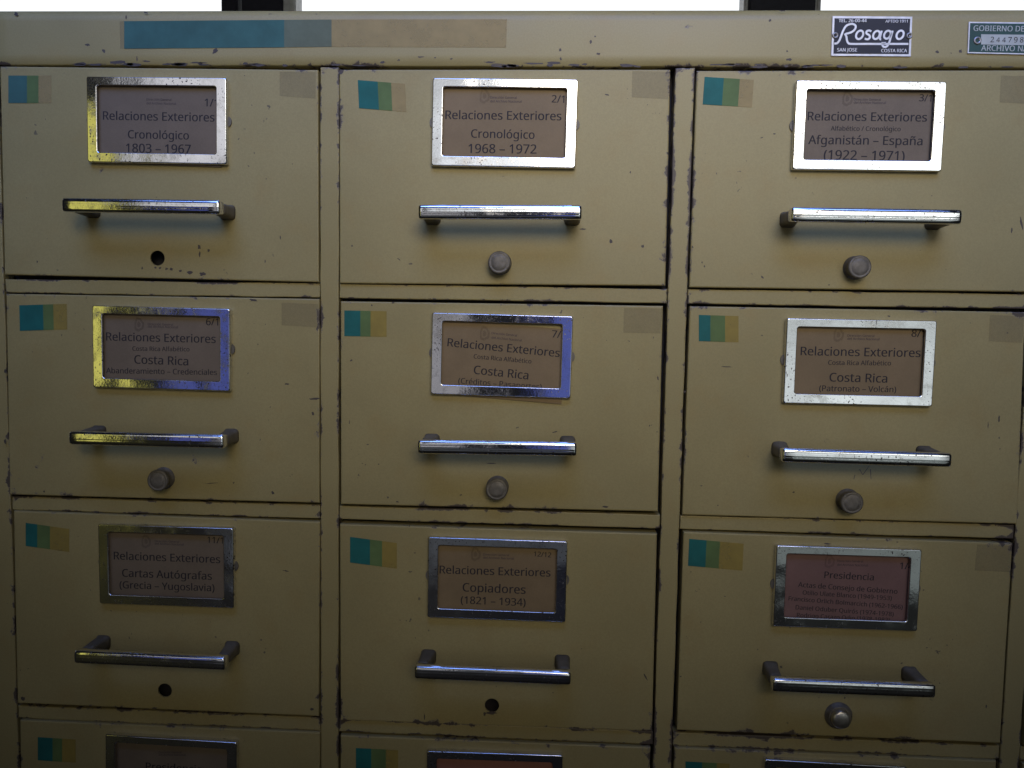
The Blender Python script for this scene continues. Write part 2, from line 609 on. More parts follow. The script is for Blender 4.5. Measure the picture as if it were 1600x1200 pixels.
def label_frame(parent, pts, seed):
    """pressed chrome card holder; pts = outer TL, TR, BR, BL pixels"""
    D = 0.0046
    w4 = [at(p[0], p[1], PROUD + D) for p in pts]
    cx = sum(v.x for v in w4) / 4; cz = sum(v.z for v in w4) / 4
    W = ((w4[1] - w4[0]).length + (w4[2] - w4[3]).length) / 2
    H = ((w4[3] - w4[0]).length + (w4[2] - w4[1]).length) / 2
    e = (w4[1] - w4[0]) + (w4[2] - w4[3])
    ang = math.atan2(e.z, e.x)
    bs, bt, bb = 0.0078, 0.0060, 0.0072
    out = rrect(-W / 2, W / 2, -H / 2, H / 2, 0.0013)
    inn = rrect(-W / 2 + bs, W / 2 - bs, -H / 2 + bb, H / 2 - bt, 0.0019)
    rnd = random.Random(seed)
    prof = [(0, 0.0), (0.0, D - 0.0012), (0.02, D - 0.0006), (0.055, D - 0.0002), (0.085, D - 0.00004), (0.105, D), (0.118, D), (0.5, D), (0.908, D), (0.92, D), (0.94, D - 0.00004), (0.96, D - 0.00016), (0.985, D - 0.0005), (1.0, D - 0.0010), (0.985, D - 0.0013), (0.93, D - 0.0013)]
    bm = bmesh.new()
    rings = []
    n = len(out)
    ca, sa = math.cos(ang), math.sin(ang)
    for t, d in prof:
        ring = []
        for i in range(n):
            x = out[i][0] * (1 - t) + inn[i][0] * t
            z = out[i][1] * (1 - t) + inn[i][1] * t
            ring.append(bm.verts.new((cx + x * ca - z * sa, -PROUD - d, cz + x * sa + z * ca)))
        rings.append(ring)
    for a, b in zip(rings, rings[1:]):
        for i in range(n):
            bm.faces.new((a[i], a[(i + 1) % n], b[(i + 1) % n], b[i]))
    fixn(bm)
    o = obj('label_frame', bm, CHROME, parent, True)
    for sd in (-1, 1):      # fixing lugs at mid-height on either side
        bm = bmesh.new()
        lx, lz = sd * (W / 2 - 0.0014), 0.0005
        pts = [(cx + (lx + 0.0034 * math.cos(q * math.pi / 8)) * ca - (lz + 0.0042 * math.sin(q * math.pi / 8)) * sa,
                cz + (lx + 0.0034 * math.cos(q * math.pi / 8)) * sa + (lz + 0.0042 * math.sin(q * math.pi / 8)) * ca) for q in range(16)]
        slab(bm, pts, -PROUD + 0.0002, -PROUD - 0.0011)
        fixn(bm)
        obj('frame_lug', bm, POST, parent)
    return cx, cz, W, H, ang


def handle(parent, L, Rr):
    """chrome bar carried by two dark legs; L, Rr = centre pixels of the bar's ends"""
    D = 0.027
    a, b = at(L[0], L[1], PROUD + D), at(Rr[0], Rr[1], PROUD + D)
    mid = (a + b) / 2
    ln = (b - a).length
    ang = math.atan2(b.z - a.z, b.x - a.x)
    hh, th = 0.0048, 0.0062
    # section (y towards viewer, z): gently ribbed convex front, open back
    sec = []
    K = 14
    for i in range(K + 1):
        s = -1 + 2 * i / K
        z = hh * s
        y = 0.0004 * (1 - abs(s) ** 2) + 0.0012 * (1 - abs(s) ** 9)
        if abs(s) < 0.75: y += 0.00005 * math.cos(s * 14)
        sec.append((y, z))
    sec += [(-0.0010, hh), (-th + 0.001, hh * 0.93), (-th, hh * 0.8), (-th, -hh * 0.8), (-th + 0.001, -hh * 0.93), (-0.0010, -hh)]
    ca, sa = math.cos(ang), math.sin(ang)

    def W(x, y, z):
        return (mid.x + x * ca - z * sa, mid.y - y, mid.z + x * sa + z * ca)
    bm = bmesh.new()
    rings = []
    stations = [(-ln / 2, 0.86, 0.0008), (-ln / 2 + 0.0006, 0.97, 0.0002), (-ln / 2 + 0.002, 1, 0)]
    stations += [(-ln / 2 + ln * k / 12, 1, 0) for k in range(1, 12)]
    stations += [(ln / 2 - 0.002, 1, 0), (ln / 2 - 0.0006, 0.97, 0.0002), (ln / 2, 0.86, 0.0008)]
    for x, s, dy in stations:
        rings.append([bm.verts.new(W(x, y * s - dy, z * s)) for y, z in sec])
    n = len(sec)
    for p, q in zip(rings, rings[1:]):
        for i in range(n):
            bm.faces.new((p[i], q[i], q[(i + 1) % n], p[(i + 1) % n]))
    bm.faces.new(rings[0]); bm.faces.new(rings[-1][::-1])
    fixn(bm)
    o = obj('handle', bm, BAR, parent, True)
    for s in (-1, 1):
        bm = bmesh.new()
        rr = []
        base = -(D) - 0.0003
        for y, wx, hz, cxo in ((base, 0.0058, 0.0056, 0.0055), (base + 0.002, 0.0050, 0.0049, 0.0052), (-th - 0.006, 0.0044, 0.0041, 0.0044), (-th + 0.0012, 0.0041, 0.0039, 0.0041)):
            ring = []
            xc = s * (ln / 2 - cxo - 0.0003)
            for px, pz in rrect(-wx, wx, -hz, hz, min(wx, hz) * 0.55, 4):
                ring.append(bm.verts.new(W(xc + px, y, pz)))
            rr.append(ring)
        n = len(rr[0])
        for p, q in zip(rr, rr[1:]):
            for i in range(n):
                bm.faces.new((p[i], q[i], q[(i + 1) % n], p[(i + 1) % n]))
        bm.faces.new(rr[0]); bm.faces.new(rr[-1])
        fixn(bm)
        obj('handle_leg', bm, POST, parent, True)


def lathe(bm, cx, cz, prof, K=32):
    """prof = [(radius, depth towards viewer)] from the outside in; last radius 0 closes it"""
    last = None
    for r, d in prof:
        if r == 0:
            v = bm.verts.new((cx, -d, cz))
            for i in range(K):
                bm.faces.new((last[i], last[(i + 1) % K], v))
            return
        ring = [bm.verts.new((cx + r * math.cos(2 * math.pi * i / K), -d, cz + r * math.sin(2 * math.pi * i / K))) for i in range(K)]
        if last:
            for i in range(K):
                bm.faces.new((last[i], last[(i + 1) % K], ring[(i + 1) % K], ring[i]))
        last = ring


def knob(parent, p, r=0.0080, small=False):
    d0 = PROUD - 0.0003
    c = at(p[0], p[1], PROUD + (0.008 if small else 0.010))
    bm = bmesh.new()
    if small:
        prof = [(r * 1.30, d0), (r * 1.30, d0 + 0.0012), (r * 1.2, d0 + 0.0018), (r * 1.12, d0 + 0.0040), (r * 1.02, d0 + 0.0046),
                (r * 0.98, d0 + 0.0046)]
        lathe(bm, c.x, c.z, prof + [(0, d0 + 0.0046)])
        fixn(bm)
        obj('lock_collar', bm, ZINC, parent, True)
        bm = bmesh.new()
        r *= 0.92
        prof = [(r, d0 + 0.003), (r, d0 + 0.0068), (r * 0.93, d0 + 0.0078), (r * 0.7, d0 + 0.0084), (r * 0.3, d0 + 0.0087), (0, d0 + 0.0087)]
        lathe(bm, c.x, c.z, prof)
        fixn(bm)
        obj('lock_knob', bm, ZINC2, parent, True)
        return
    prof = [(r * 1.10, d0), (r * 1.10, d0 + 0.0010), (r * 0.96, d0 + 0.0016), (r * 0.93, d0 + 0.0060), (r * 1.00, d0 + 0.0068),
            (r * 1.06, d0 + 0.0092), (r * 1.02, d0 + 0.0101), (r * 0.90, d0 + 0.0106), (r * 0.83, d0 + 0.0103), (r * 0.78, d0 + 0.0103),
            (r * 0.70, d0 + 0.0107), (r * 0.45, d0 + 0.0110), (r * 0.2, d0 + 0.0111), (0, d0 + 0.0111)]
    lathe(bm, c.x, c.z, prof)
    fixn(bm)
    obj('lock_knob', bm, ZINC, parent, True)


def quad_px(name, pts, d0, d1, mat, parent):
    bm = bmesh.new()
    w = [at(p[0], p[1], d1) for p in pts]
    slab(bm, [(v.x, v.z) for v in w], -d0, -d1)
    fixn(bm)
    return obj(name, bm, mat, parent)


def tapes(parent, xs, y0, y1, slope=0.0, mats=None, skew=0):
    """teal strip, green where yellow overlaps it, then yellow; xs = three or four x pixels"""
    mats = mats or (TEAL, GREEN, YELLOW)
    for k in range(len(xs) - 1):
        a, b = xs[k], xs[k + 1]
        ya = slope * (a - xs[0]); yb = slope * (b - xs[0])
        quad_px('color_tape', [(a, y0 + ya), (b, y0 + yb), (b + skew, y1 + yb), (a + skew, y1 + ya)], PROUD - 0.0002, PROUD + 0.00028 - 0.00004 * k, mats[k], parent)


import os
try:      # Blender's own bundled sans face (humanist, like the print); the built-in face if it is missing
    FONT = bpy.data.fonts.load(os.path.join(bpy.utils.system_resource('DATAFILES', path='fonts'), 'NotoSansHebrew-Regular.woff2'))
except Exception:
    FONT = None


def text_mesh(s, shear=0.0, bold=0.0):
    cu = bpy.data.curves.new('printed_line', 'FONT')
    cu.body = s
    if FONT: cu.font = FONT
    cu.size = 1.0
    cu.resolution_u = 2
    cu.shear = shear
    t = bpy.data.objects.new('printed_line', cu)
    C.objects.link(t)
    dg = bpy.context.evaluated_depsgraph_get()
    me = bpy.data.meshes.new_from_object(t.evaluated_get(dg))
    bpy.data.objects.remove(t)
    bpy.data.curves.remove(cu)
    return me


def printed(parent, s, x0, x1, y0, y1, depth, mat, name='printed_line', hscale=1.0, bold=0.0, shear=0.0):
    """text whose baseline runs from pixel (x0,y0) to (x1,y1) on the plane y = -depth"""
    me = text_mesh(s, shear, bold)
    a, b = at(x0, y0, depth), at(x1, y1, depth)
    xs = [v.co.x for v in me.vertices]
    mn, mx = min(xs), max(xs)
    k = (b - a).length / (mx - mn)
    ang = math.atan2(b.z - a.z, b.x - a.x)
    ca, sa = math.cos(ang), math.sin(ang)
    if bold:      # heavier strokes: a second impression a hair to the side
        b2 = bmesh.new()
        b2.from_mesh(me)
        b3 = b2.copy()
        for v in b3.verts: v.co.x += bold * 2; v.co.z += 1.0
        tmp = bpy.data.meshes.new('tmp')
        b3.to_mesh(tmp)
        b2.from_mesh(tmp)
        b2.to_mesh(me)
        b2.free(); b3.free(); bpy.data.meshes.remove(tmp)
    for v in me.vertices:
        lift = v.co.z * 0.00001
        x, z = (v.co.x - mn - bold) * k, v.co.y * k * hscale
        v.co = (a.x + x * ca - z * sa, -depth - lift, a.z + x * sa + z * ca)
    me.flip_normals() if me.polygons and me.polygons[0].normal.y > 0 else None
    me.name = name
    me.materials.append(mat)
    o = bpy.data.objects.new(name, me)
    C.objects.link(o)
    o.parent = parent
    return o


CARD_D = PROUD + 0.0012


def card(fr, mat, label, tilt=0.0, drop=0.0, dx=0.0, sx=1.0, sy=1.0):
    cx, cz, W, H, ang = fr
    bm = bmesh.new()
    w, h = (W - 0.006) * sx, (H - 0.005) * sy
    a = ang + tilt
    pts = []
    for x, z in ((-w / 2, h / 2), (w / 2, h / 2), (w / 2, -h / 2), (-w / 2, -h / 2)):
        pts.append((cx + dx + x * math.cos(a) - z * math.sin(a), cz - drop + x * math.sin(a) + z * math.cos(a)))
    slab(bm, pts, -(PROUD + 0.0004), -CARD_D)
    fixn(bm)
    o = obj('label_card', bm, mat)
    return tag(o, label, 'card', 'paper cards in the chrome holders of the drawers')


def emblem(parent, p, rx, ry):
    c = at(p[0], p[1], CARD_D + 0.00006)
    bm = bmesh.new()
    outl = []
    for i in range(28):
        a = 2 * math.pi * i / 28
        k = 1 + 0.10 * math.cos(3 * a + 0.6) + 0.05 * math.sin(7 * a)
        outl.append((c.x + rx * k * math.cos(a), c.z + ry * k * math.sin(a)))
    inn = [(c.x + (x - c.x) * 0.62, c.z + (z - c.z) * 0.66) for x, z in outl]
    o_ = [bm.verts.new((x, c.y, z)) for x, z in outl]
    i_ = [bm.verts.new((x, c.y, z)) for x, z in inn]
    for i in range(28):
        bm.faces.new((o_[i], o_[(i + 1) % 28], i_[(i + 1) % 28], i_[i]))
    core = [bm.verts.new((c.x + (x - c.x) * 0.36, c.y, c.z + (z - c.z) * 0.40)) for x, z in outl]
    bm.faces.new(core)
    obj('emblem', bm, SMUDGE, parent)


def blob(bm, cx, cz, rx, rz, rnd, y, ang=0.0):
    k = 11
    pts = []
    for i in range(k):
        a = 2 * math.pi * i / k
        s = rnd.uniform(0.55, 1.2)
        x, z = rx * s * math.cos(a), rz * s * math.sin(a)
        pts.append(bm.verts.new((cx + x * math.cos(ang) - z * math.sin(ang), y, cz + x * math.sin(ang) + z * math.cos(ang))))
    bm.faces.new(pts)


def chips(parent, lst, depth, mat, seed=1, name='paint_chips'):
    """irregular flaked spots; lst = (px, py, half width px, half height px, angle)"""
    rnd = random.Random(seed)
    bm = bmesh.new()
    for it in lst:
        px, py, rx, ry = it[:4]
        a = it[4] if len(it) > 4 else 0.0
        c = at(px, py, depth + 0.00005)
        blob(bm, c.x, c.z, rx / 2171, ry / 2171, rnd, -depth - 0.00005, a)
    o = obj(name, bm, mat, parent)
    o['kind'] = 'stuff'
    return o


# ------------------------------------------------------------------ drawers
HDR = ('Dirección General', 'del Archivo Nacional')
T = CARD_D + 0.00008
SPEC = {
    (0, 0): dict(fr=[(134, 119), (353, 121), (355, 257), (136, 253)], bar=((98, 320), (344, 324)), hole=(248, 402),
                 tape=((13, 42, 60, 80), 118, 161), patch=[(437, 112), (493, 113), (493, 154), (437, 150)],
                 mat=MAUVE, card='mauve card reading Relaciones Exteriores Cronológico 1803 – 1967', tilt=-0.02, drop=0.003,
                 hdr=(229, 275, 157, 163), em=None,
                 lines=[('1/12', 320, 351, 166, 167, .9), ('Relaciones Exteriores', 161, 335, 187, 190), ('Cronológico', 200, 295, 216, 218), ('1803 – 1967', 197, 298, 238, 240)],
                 label='putty drawer with an empty lock hole, its card dated 1803 – 1967'),
    (0, 1): dict(fr=[(676, 121), (903, 124), (900, 263), (673, 259)], bar=((654, 331), (909, 332)), knob=(780, 410),
                 tape=((559, 590, 611, 633), 125, 169, 0.08, 2), patch=[(988, 111), (1046, 112), (1044, 155), (987, 152)],
                 mat=KRAFT, card='kraft card reading Relaciones Exteriores Cronológico 1968 – 1972', drop=0.001,
                 hdr=(766, 815, 154, 160), em=(757, 150),
                 lines=[('2/12', 862, 893, 160, 161, .95), ('Relaciones Exteriores', 696, 877, 186, 188), ('Cronológico', 736, 835, 215, 217), ('1968 – 1972', 732, 838, 239, 240)],
                 label='putty drawer with a dull lock knob, its card dated 1968 – 1972'),
    (0, 2): dict(fr=[(1244, 125), (1479, 127), (1473, 268), (1238, 265)], bar=((1236, 335), (1502, 339)), knob=(1344, 417),
                 tape=((1101, 1131, 1156, 1178), 120, 163, 0.06, -3), patch=[(1564, 118), (1620, 119), (1620, 163), (1562, 160)],
                 mat=MAUVE, card='mauve card reading Relaciones Exteriores Afganistán – España (1922 – 1971)', drop=0.001,
                 hdr=(1334, 1384, 157, 162), em=(1324, 154),
                 lines=[('3/12', 1436, 1466, 158, 159, .95), ('Relaciones Exteriores', 1262, 1448, 188, 190), ('Alfabético / Cronológico', 1298, 1407, 204, 205), ('Afganistán – España', 1263, 1441, 225, 227), ('(1922 – 1971)', 1287, 1413, 249, 251)],
                 label='putty drawer whose card reads Afganistán – España, bright chrome card holder'),
    (1, 0): dict(fr=[(142, 477), (358, 482), (361, 612), (146, 605)], bar=((109, 684), (350, 690)), knob=(246, 751),
                 tape=((30, 67, 83, 104), 477, 517, -0.03, 1), patch=[(440, 473), (497, 475), (497, 512), (440, 508)],
                 mat=MAUVE, card='dark mauve card reading Costa Rica Abanderamiento – Credenciales', drop=0.0,
                 hdr=(231, 278, 508, 512), em=(217, 507),
                 lines=[('6/12', 322, 352, 508, 509, 1.0), ('Relaciones Exteriores', 166, 337, 532, 536), ('Costa Rica Alfabético', 207, 296, 548, 549), ('Costa Rica', 210, 294, 568, 571), ('Abanderamiento – Credenciales', 166, 339, 583, 586)],
                 label='putty drawer whose card reads Abanderamiento – Credenciales, pitted chrome card holder'),
    (1, 1): dict(fr=[(675, 488), (896, 494), (892, 623), (672, 616)], bar=((653, 698), (901, 702)), knob=(776, 765),
                 tape=((538, 563, 579, 604), 485, 525, 0.02, 0), patch=[(975, 481), (1035, 482), (1032, 521), (974, 520)],
                 mat=KRAFT, card='tilted kraft card reading Costa Rica (Créditos – Pasaportes), a corner below its holder', tilt=-0.055, drop=0.0045,
                 hdr=(768, 815, 522, 529), em=(757, 521),
                 lines=[('7/12', 862, 893, 527, 530, 1.0), ('Relaciones Exteriores', 699, 874, 541, 558), ('Costa Rica Alfabético', 740, 830, 560, 568), ('Costa Rica', 740, 825, 584, 593), ('(Créditos – Pasaportes)', 716, 846, 599, 609)],
                 label='putty drawer whose tilted card reads (Créditos – Pasaportes), blue sheen on the holder'),
    (1, 2): dict(fr=[(1230, 497), (1465, 501), (1457, 636), (1223, 630)], bar=((1222, 711), (1486, 719)), knob=(1332, 786),
                 tape=((1092, 1110, 1133, 1154), 492, 533, 0.03, 0), patch=[(1547, 492), (1600, 494), (1597, 536), (1545, 533)],
                 mat=KRAFT, card='kraft card reading Costa Rica (Patronato – Volcán)', drop=0.0,
                 hdr=(1324, 1374, 526, 531), em=(1310, 523),
                 lines=[('8/12', 1424, 1456, 526, 528, 1.0), ('Relaciones Exteriores', 1251, 1438, 555, 558), ('Costa Rica Alfabético', 1294, 1392, 570, 571), ('Costa Rica', 1296, 1386, 596, 598), ('(Patronato – Volcán)', 1280, 1400, 611, 613)],
                 label='putty drawer whose card reads (Patronato – Volcán), pencil tick below the handle'),
    (2, 0): dict(fr=[(152, 819), (364, 825), (366, 951), (155, 943)], bar=((117, 1026), (352, 1037)), hole=(260, 1078),
                 tape=((40, 58, 78, 108), 817, 853, 0.14, 0), patch=None,
                 mat=MAUVE, card='dark brown card reading Cartas Autógrafas (Grecia – Yugoslavia)', drop=0.0,
                 hdr=(242, 287, 847, 851), em=(228, 846),
                 lines=[('11/12', 324, 358, 848, 850, 1.0), ('Relaciones Exteriores', 178, 344, 874, 880), ('Cartas Autógrafas', 191, 331, 901, 906), ('(Grecia – Yugoslavia)', 187, 335, 919, 924)],
                 label='putty drawer whose card reads Cartas Autógrafas, empty lock hole'),
    (2, 1): dict(fr=[(669, 839), (887, 846), (884, 973), (667, 965)], bar=((648, 1050), (892, 1060)), hole=(768, 1103),
                 tape=((547, 578, 597, 620), 839, 879, 0.13, 0), patch=None,
                 mat=KRAFT, card='kraft card reading Copiadores (1821 – 1934)', drop=0.0,
                 hdr=(755, 803, 868, 873), em=(743, 866),
                 lines=[('12/12', 834, 861, 869, 871, 1.0), ('Relaciones Exteriores', 687, 860, 896, 901), ('Copiadores', 723, 821, 924, 928), ('(1821 – 1934)', 720, 821, 943, 947)],
                 label='putty drawer whose card reads Copiadores, notched empty lock hole'),
    (2, 2): dict(fr=[(1214, 852), (1441, 859), (1434, 987), (1207, 979)], bar=((1207, 1070), (1461, 1080)), knob=(1316, 1126), small=True,
                 tape=((1077, 1104, 1125, 1162), 842, 884, 0.09, -2), patch=[(1527, 851), (1580, 853), (1577, 894), (1523, 891)],
                 mat=PINK, card='dusky pink card headed Presidencia with a list of five lines', drop=0.0,
                 hdr=(1308, 1356, 878, 884), em=(1296, 877),
                 lines=[('1/4', 1406, 1427, 889, 890, 1.0), ('Presidencia', 1288, 1365, 903, 907), ('Actas de Consejo de Gobierno', 1247, 1402, 917, 928), ('Otilio Ulate Blanco (1949-1953)', 1254, 1393, 929, 938), ('Francisco Orlich Bolmarcich (1962-1966)', 1232, 1410, 938, 952), ('Daniel Oduber Quirós (1974-1978)', 1243, 1396, 952, 963), ('Rodrigo Carazo Odio (1978-1982)', 1245, 1390, 964, 972)],
                 label='putty drawer whose pink card is headed Presidencia, bright lock knob in a collar'),
    (3, 0): dict(fr=[(163, 1147), (369, 1161), (370, 1284), (165, 1272)], bar=((127, 1368), (355, 1381)),
                 tape=((59, 82, 97, 118), 1152, 1188, 0.06, 0), patch=None,
                 mat=MAUVE, card='dim mauve card headed Presidencia, below the Cartas Autógrafas drawer', drop=0.0,
                 hdr=(248, 290, 1177, 1181), em=None,
                 lines=[('Presidencia', 228, 315, 1203, 1208)],
                 label='putty drawer below the Cartas Autógrafas drawer'),
    (3, 1): dict(fr=[(667, 1173), (880, 1181), (878, 1304), (666, 1297)], bar=((644, 1392), (884, 1402)),
                 tape=((556, 580, 603, 622), 1169, 1206, 0.05, 0), patch=None,
                 mat=SALMON, card='salmon red card below the Copiadores drawer', drop=0.0, hdr=None, em=None, lines=[],
                 label='putty drawer with a salmon card, below the Copiadores drawer'),
    (3, 2): dict(fr=[(1194, 1186), (1417, 1199), (1411, 1322), (1189, 1310)], bar=((1186, 1414), (1436, 1427)),
                 tape=((1071, 1097, 1120, 1140), 1190, 1228, 0.05, 0), patch=None,
                 mat=PINK, card='', drop=0.0, hdr=None, em=None, lines=[],
                 label='putty drawer below the bright lock knob'),
}

dr = {}
for (r, c), s in SPEC.items():
    d = drawer(r, c, s.get('hole'))
    d['label'] = s['label']
    dr[r, c] = d
    fr = label_frame(d, s['fr'], r * 3 + c)
    handle(d, *s['bar'])
    if s.get('knob'): knob(d, s['knob'], 0.0075 if not s.get('small') else 0.0076, s.get('small', False))
    t = s['tape']
    tapes(d, t[0], t[1], t[2], t[3] if len(t) > 3 else 0.0, (BLUE, GREEN, FADED) if (r, c) == (0, 0) else (TEAL, GREEN, FADED if r == 0 else YELLOW), t[4] if len(t) > 4 else 0)
    if s['patch']: quad_px('tape_residue', s['patch'], PROUD - 0.0002, PROUD + 0.0002, PATCH, d)
    if not s['card']: continue
    k = card(fr, s['mat'], s['card'], s.get('tilt', 0.0), s['drop'], sx=0.96 if s.get('tilt') else 1.0)
    if s['em']: emblem(k, s['em'], 0.0036, 0.0052)
    if s['hdr']:
        x0, x1, y0, y1 = s['hdr']
        sl = (s['lines'][1][4] - s['lines'][1][3]) / 170 * (x1 - x0) if len(s['lines']) > 1 else 0
        printed(k, HDR[0], x0, x0 + (x1 - x0) * 0.84, y0, y0 + sl * 0.84, T, INKF, bold=0.01)
        printed(k, HDR[1], x0, x1, y1, y1 + sl, T, INKF, bold=0.01)
    for L in s['lines']:
        printed(k, L[0], *L[1:5], T, INK, bold=0.010)

# fourth column: only its first millimetres reach into the picture
for r in range(4):
    d = drawer(r, 3)
    d['label'] = 'putty drawer right of the Presidencia drawer column'
    for ch in list(dr[r, 2].children):
        if ch.name.split('.')[0] in ('label_frame', 'frame_lug', 'handle', 'handle_leg'):
            k = ch.copy()
            C.objects.link(k)
            k.parent = d
            k.location.x += PITCH

# flaked spots with a place of their own
chips(dr[0, 0], [(311, 386, 3, 4), (312, 397, 1.5, 5), (326, 391, 2, 2.5), (222, 419, 1.5, 2.2), (243, 418, 2, 1.5), (250, 419, 2.5, 1.6), (260, 420, 2.5, 2), (268, 421, 3, 2.5),
                 (282, 423, 3, 2), (297, 426, 5, 3), (316, 428, 5.5, 3.6), (58, 409, 1.4, 2), (438, 371, 1, 4)], PROUD, CHIPM, 3)
chips(dr[0, 1], [(949, 148, 4, 1.3, -.3), (955, 377, 2.5, 4), (1004, 385, 2.2, 2.8), (911, 358, 5, 1.2), (550, 384, 1.6, 1.8), (985, 269, 1.4, 2), (623, 405, 4, 0.8, -.6), (533, 112, 3, 5, -.7)], PROUD, CHIPM, 4)
chips(dr[0, 2], [(1191, 433, 3, 1.2, -.7), (1210, 209, 3, 1), (1190, 215, 3, .8, .4), (1581, 360, 1, 5), (1596, 348, 2, 11, .25), (1097, 410, 1, 2), (1101, 416, 1.2, 2), (1082, 386, 1.5, 2)], PROUD, CHIPM, 5)
chips(dr[1, 0], [(491, 623, 9, 2, .05), (448, 600, 4, 1.4), (426, 770, 2.5, 3), (489, 646, 2, 3), (69, 768, 2, 2), (396, 469, 7, 2.5), (330, 755, 12, .7, .1), (8, 580, 2, 3), (403, 538, 1, 1.5), (8, 690, 2, 5)], PROUD, CHIPM, 6)
chips(dr[1, 1], [(867, 675, 6, 1.2, .25), (549, 563, 2.5, 1.5, .4), (606, 777, 1.5, 2), (621, 784, 3, 1.4), (946, 792, 6, 1.6), (768, 724, 9, .8), (1015, 665, 1, 1.5), (566, 724, 1, 1), (1028, 591, 1.5, 3), (581, 477, 1.5, 2), (614, 473, 2.5, 1.2), (546, 660, .8, 5)], PROUD, CHIPM, 7)
chips(dr[1, 2], [(1240, 769, 2, 1.6), (1135, 573, 12, .8, -.05), (1561, 654, 1.4, 6), (1544, 664, .8, 5), (1096, 759, 2, .8), (1191, 524, 2, 1), (1389, 494, 3, 1), (1070, 612, 2, 2), (1574, 520, 1.5, 1)], PROUD, CHIPM, 8)
chips(dr[2, 0], [(447, 892, 6, 1.2, -.2), (487, 1108, 4, 2.2), (36, 1092, 4, 5), (150, 800, 10, 1.5, -.05)], PROUD, CHIPM, 9)
chips(dr[2, 1], [(1009, 1058, 1.2, 8, .5), (663, 1120, 1, 6), (757, 1116, 3, 3), (768, 1114, 9, 4), (648, 864, 2, .8), (640, 822, 2, 1)], PROUD, CHIPM, 10)
chips(dr[2, 2], [(1541, 1104, 1.4, 3), (1064, 1057, 1.5, 1.5), (1320, 1090, 1.4, 2.2), (1294, 850, 6, 1.5)], PROUD, CHIPM, 11)
# pencil tick under the handle
bm = bmesh.new()
for (x0, y0), (x1, y1) in (((1343, 733), (1348, 742)), ((1348, 742), (1358, 728)), ((1360, 733), (1361, 749)), ((1336, 742), (1334, 749))):
    a, b = at(x0, y0, PROUD + 0.00006), at(x1, y1, PROUD + 0.00006)
    d = (b - a).normalized(); nn = Vector((-d.z, 0, d.x)) * 0.00032
    bm.faces.new([bm.verts.new(v) for v in (a + nn, b + nn * .6, b - nn * .6, a - nn)])
obj('pencil_tick', bm, PENCIL, dr[1, 2])
# flaked top rail
rnd = random.Random(77)
lst = []
for k in range(46):
    x = rnd.choice([rnd.gauss(300, 90), rnd.gauss(900, 60), rnd.gauss(1240, 60), rnd.uniform(0, 1590)])
    lst.append((x, 101 + 0.003 * x - abs(rnd.gauss(0, 2.5)), rnd.uniform(3, 16), rnd.uniform(1.0, 2.8)))
lst += [(336, 80, 6, 3, .7), (162, 80, 2.5, 4, .7), (137, 70, 4, 2), (228, 20, 5, 1.2, -.3), (25, 22, 3, 3, .6), (197, 26, 1, 4), (923, 66, 2, 3), (930, 57, 1.4, 1.4), (875, 78, 2, 3), (935, 84, 3, 2), (876, 92, 1.5, 3),
        (657, 89, 6, 1.2), (598, 97, 5, 2), (623, 94, 2.5, 1.4), (680, 90, 2, 1), (705, 92, 2, 1.4), (1465, 81, 3, 2), (1501, 80, 2.5, 3, .5), (1486, 83, 1, 1), (1473, 100, 3, 1.2), (1203, 32, 2, 2), (1230, 80, 2, 1.5), (1222, 17, 6, 1), (1232, 93, 5, 2), (214, 92, 1, 4)]
chips(top, lst, 0.0, CHIPM, 12)

# ------------------------------------------------------------------ tape along the top rail
quad_px('color_tape', [(194, 33), (444, 31), (444, 74), (194, 76)], -0.0002, 0.00030, BLUE, top)
quad_px('color_tape', [(444, 31), (518, 30.5), (518, 73), (444, 74)], -0.0002, 0.00026, GREENG, top)
quad_px('color_tape', [(518, 30.5), (792, 30), (791, 74), (518, 73)], -0.0002, 0.00022, FADED, top)
quad_px('color_tape', [(187, 33.5), (194, 33), (194, 76), (188, 76)], -0.0002, 0.00022, PATCH, top)


# ------------------------------------------------------------------ maker's plate
def ribbon(name, strokes, width, depth, mat, parent, f):
    bm = bmesh.new()
    for pts in strokes:
        P = [at(*f(p), depth) for p in pts]
        # resample smoothly (Catmull-Rom)
        S = []
        n = len(P)
        for i in range(n - 1):
            p0, p1, p2, p3 = P[max(0, i - 1)], P[i], P[i + 1], P[min(n - 1, i + 2)]
            for k in range(5):
                t = k / 5
                S.append(0.5 * ((2 * p1) + (p2 - p0) * t + (2 * p0 - 5 * p1 + 4 * p2 - p3) * t * t + (3 * p1 - p0 - 3 * p2 + p3) * t ** 3))
        S.append(P[-1])
        L = []
        for i, p in enumerate(S):
            d = (S[min(i + 1, len(S) - 1)] - S[max(i - 1, 0)]).normalized()
            nn = Vector((-d.z, 0, d.x)) * width / 2
            L.append((bm.verts.new(p + nn), bm.verts.new(p - nn)))
        for a, b in zip(L, L[1:]):
            bm.faces.new((a[0], b[0], b[1], a[1]))
    return obj(name, bm, mat, parent)


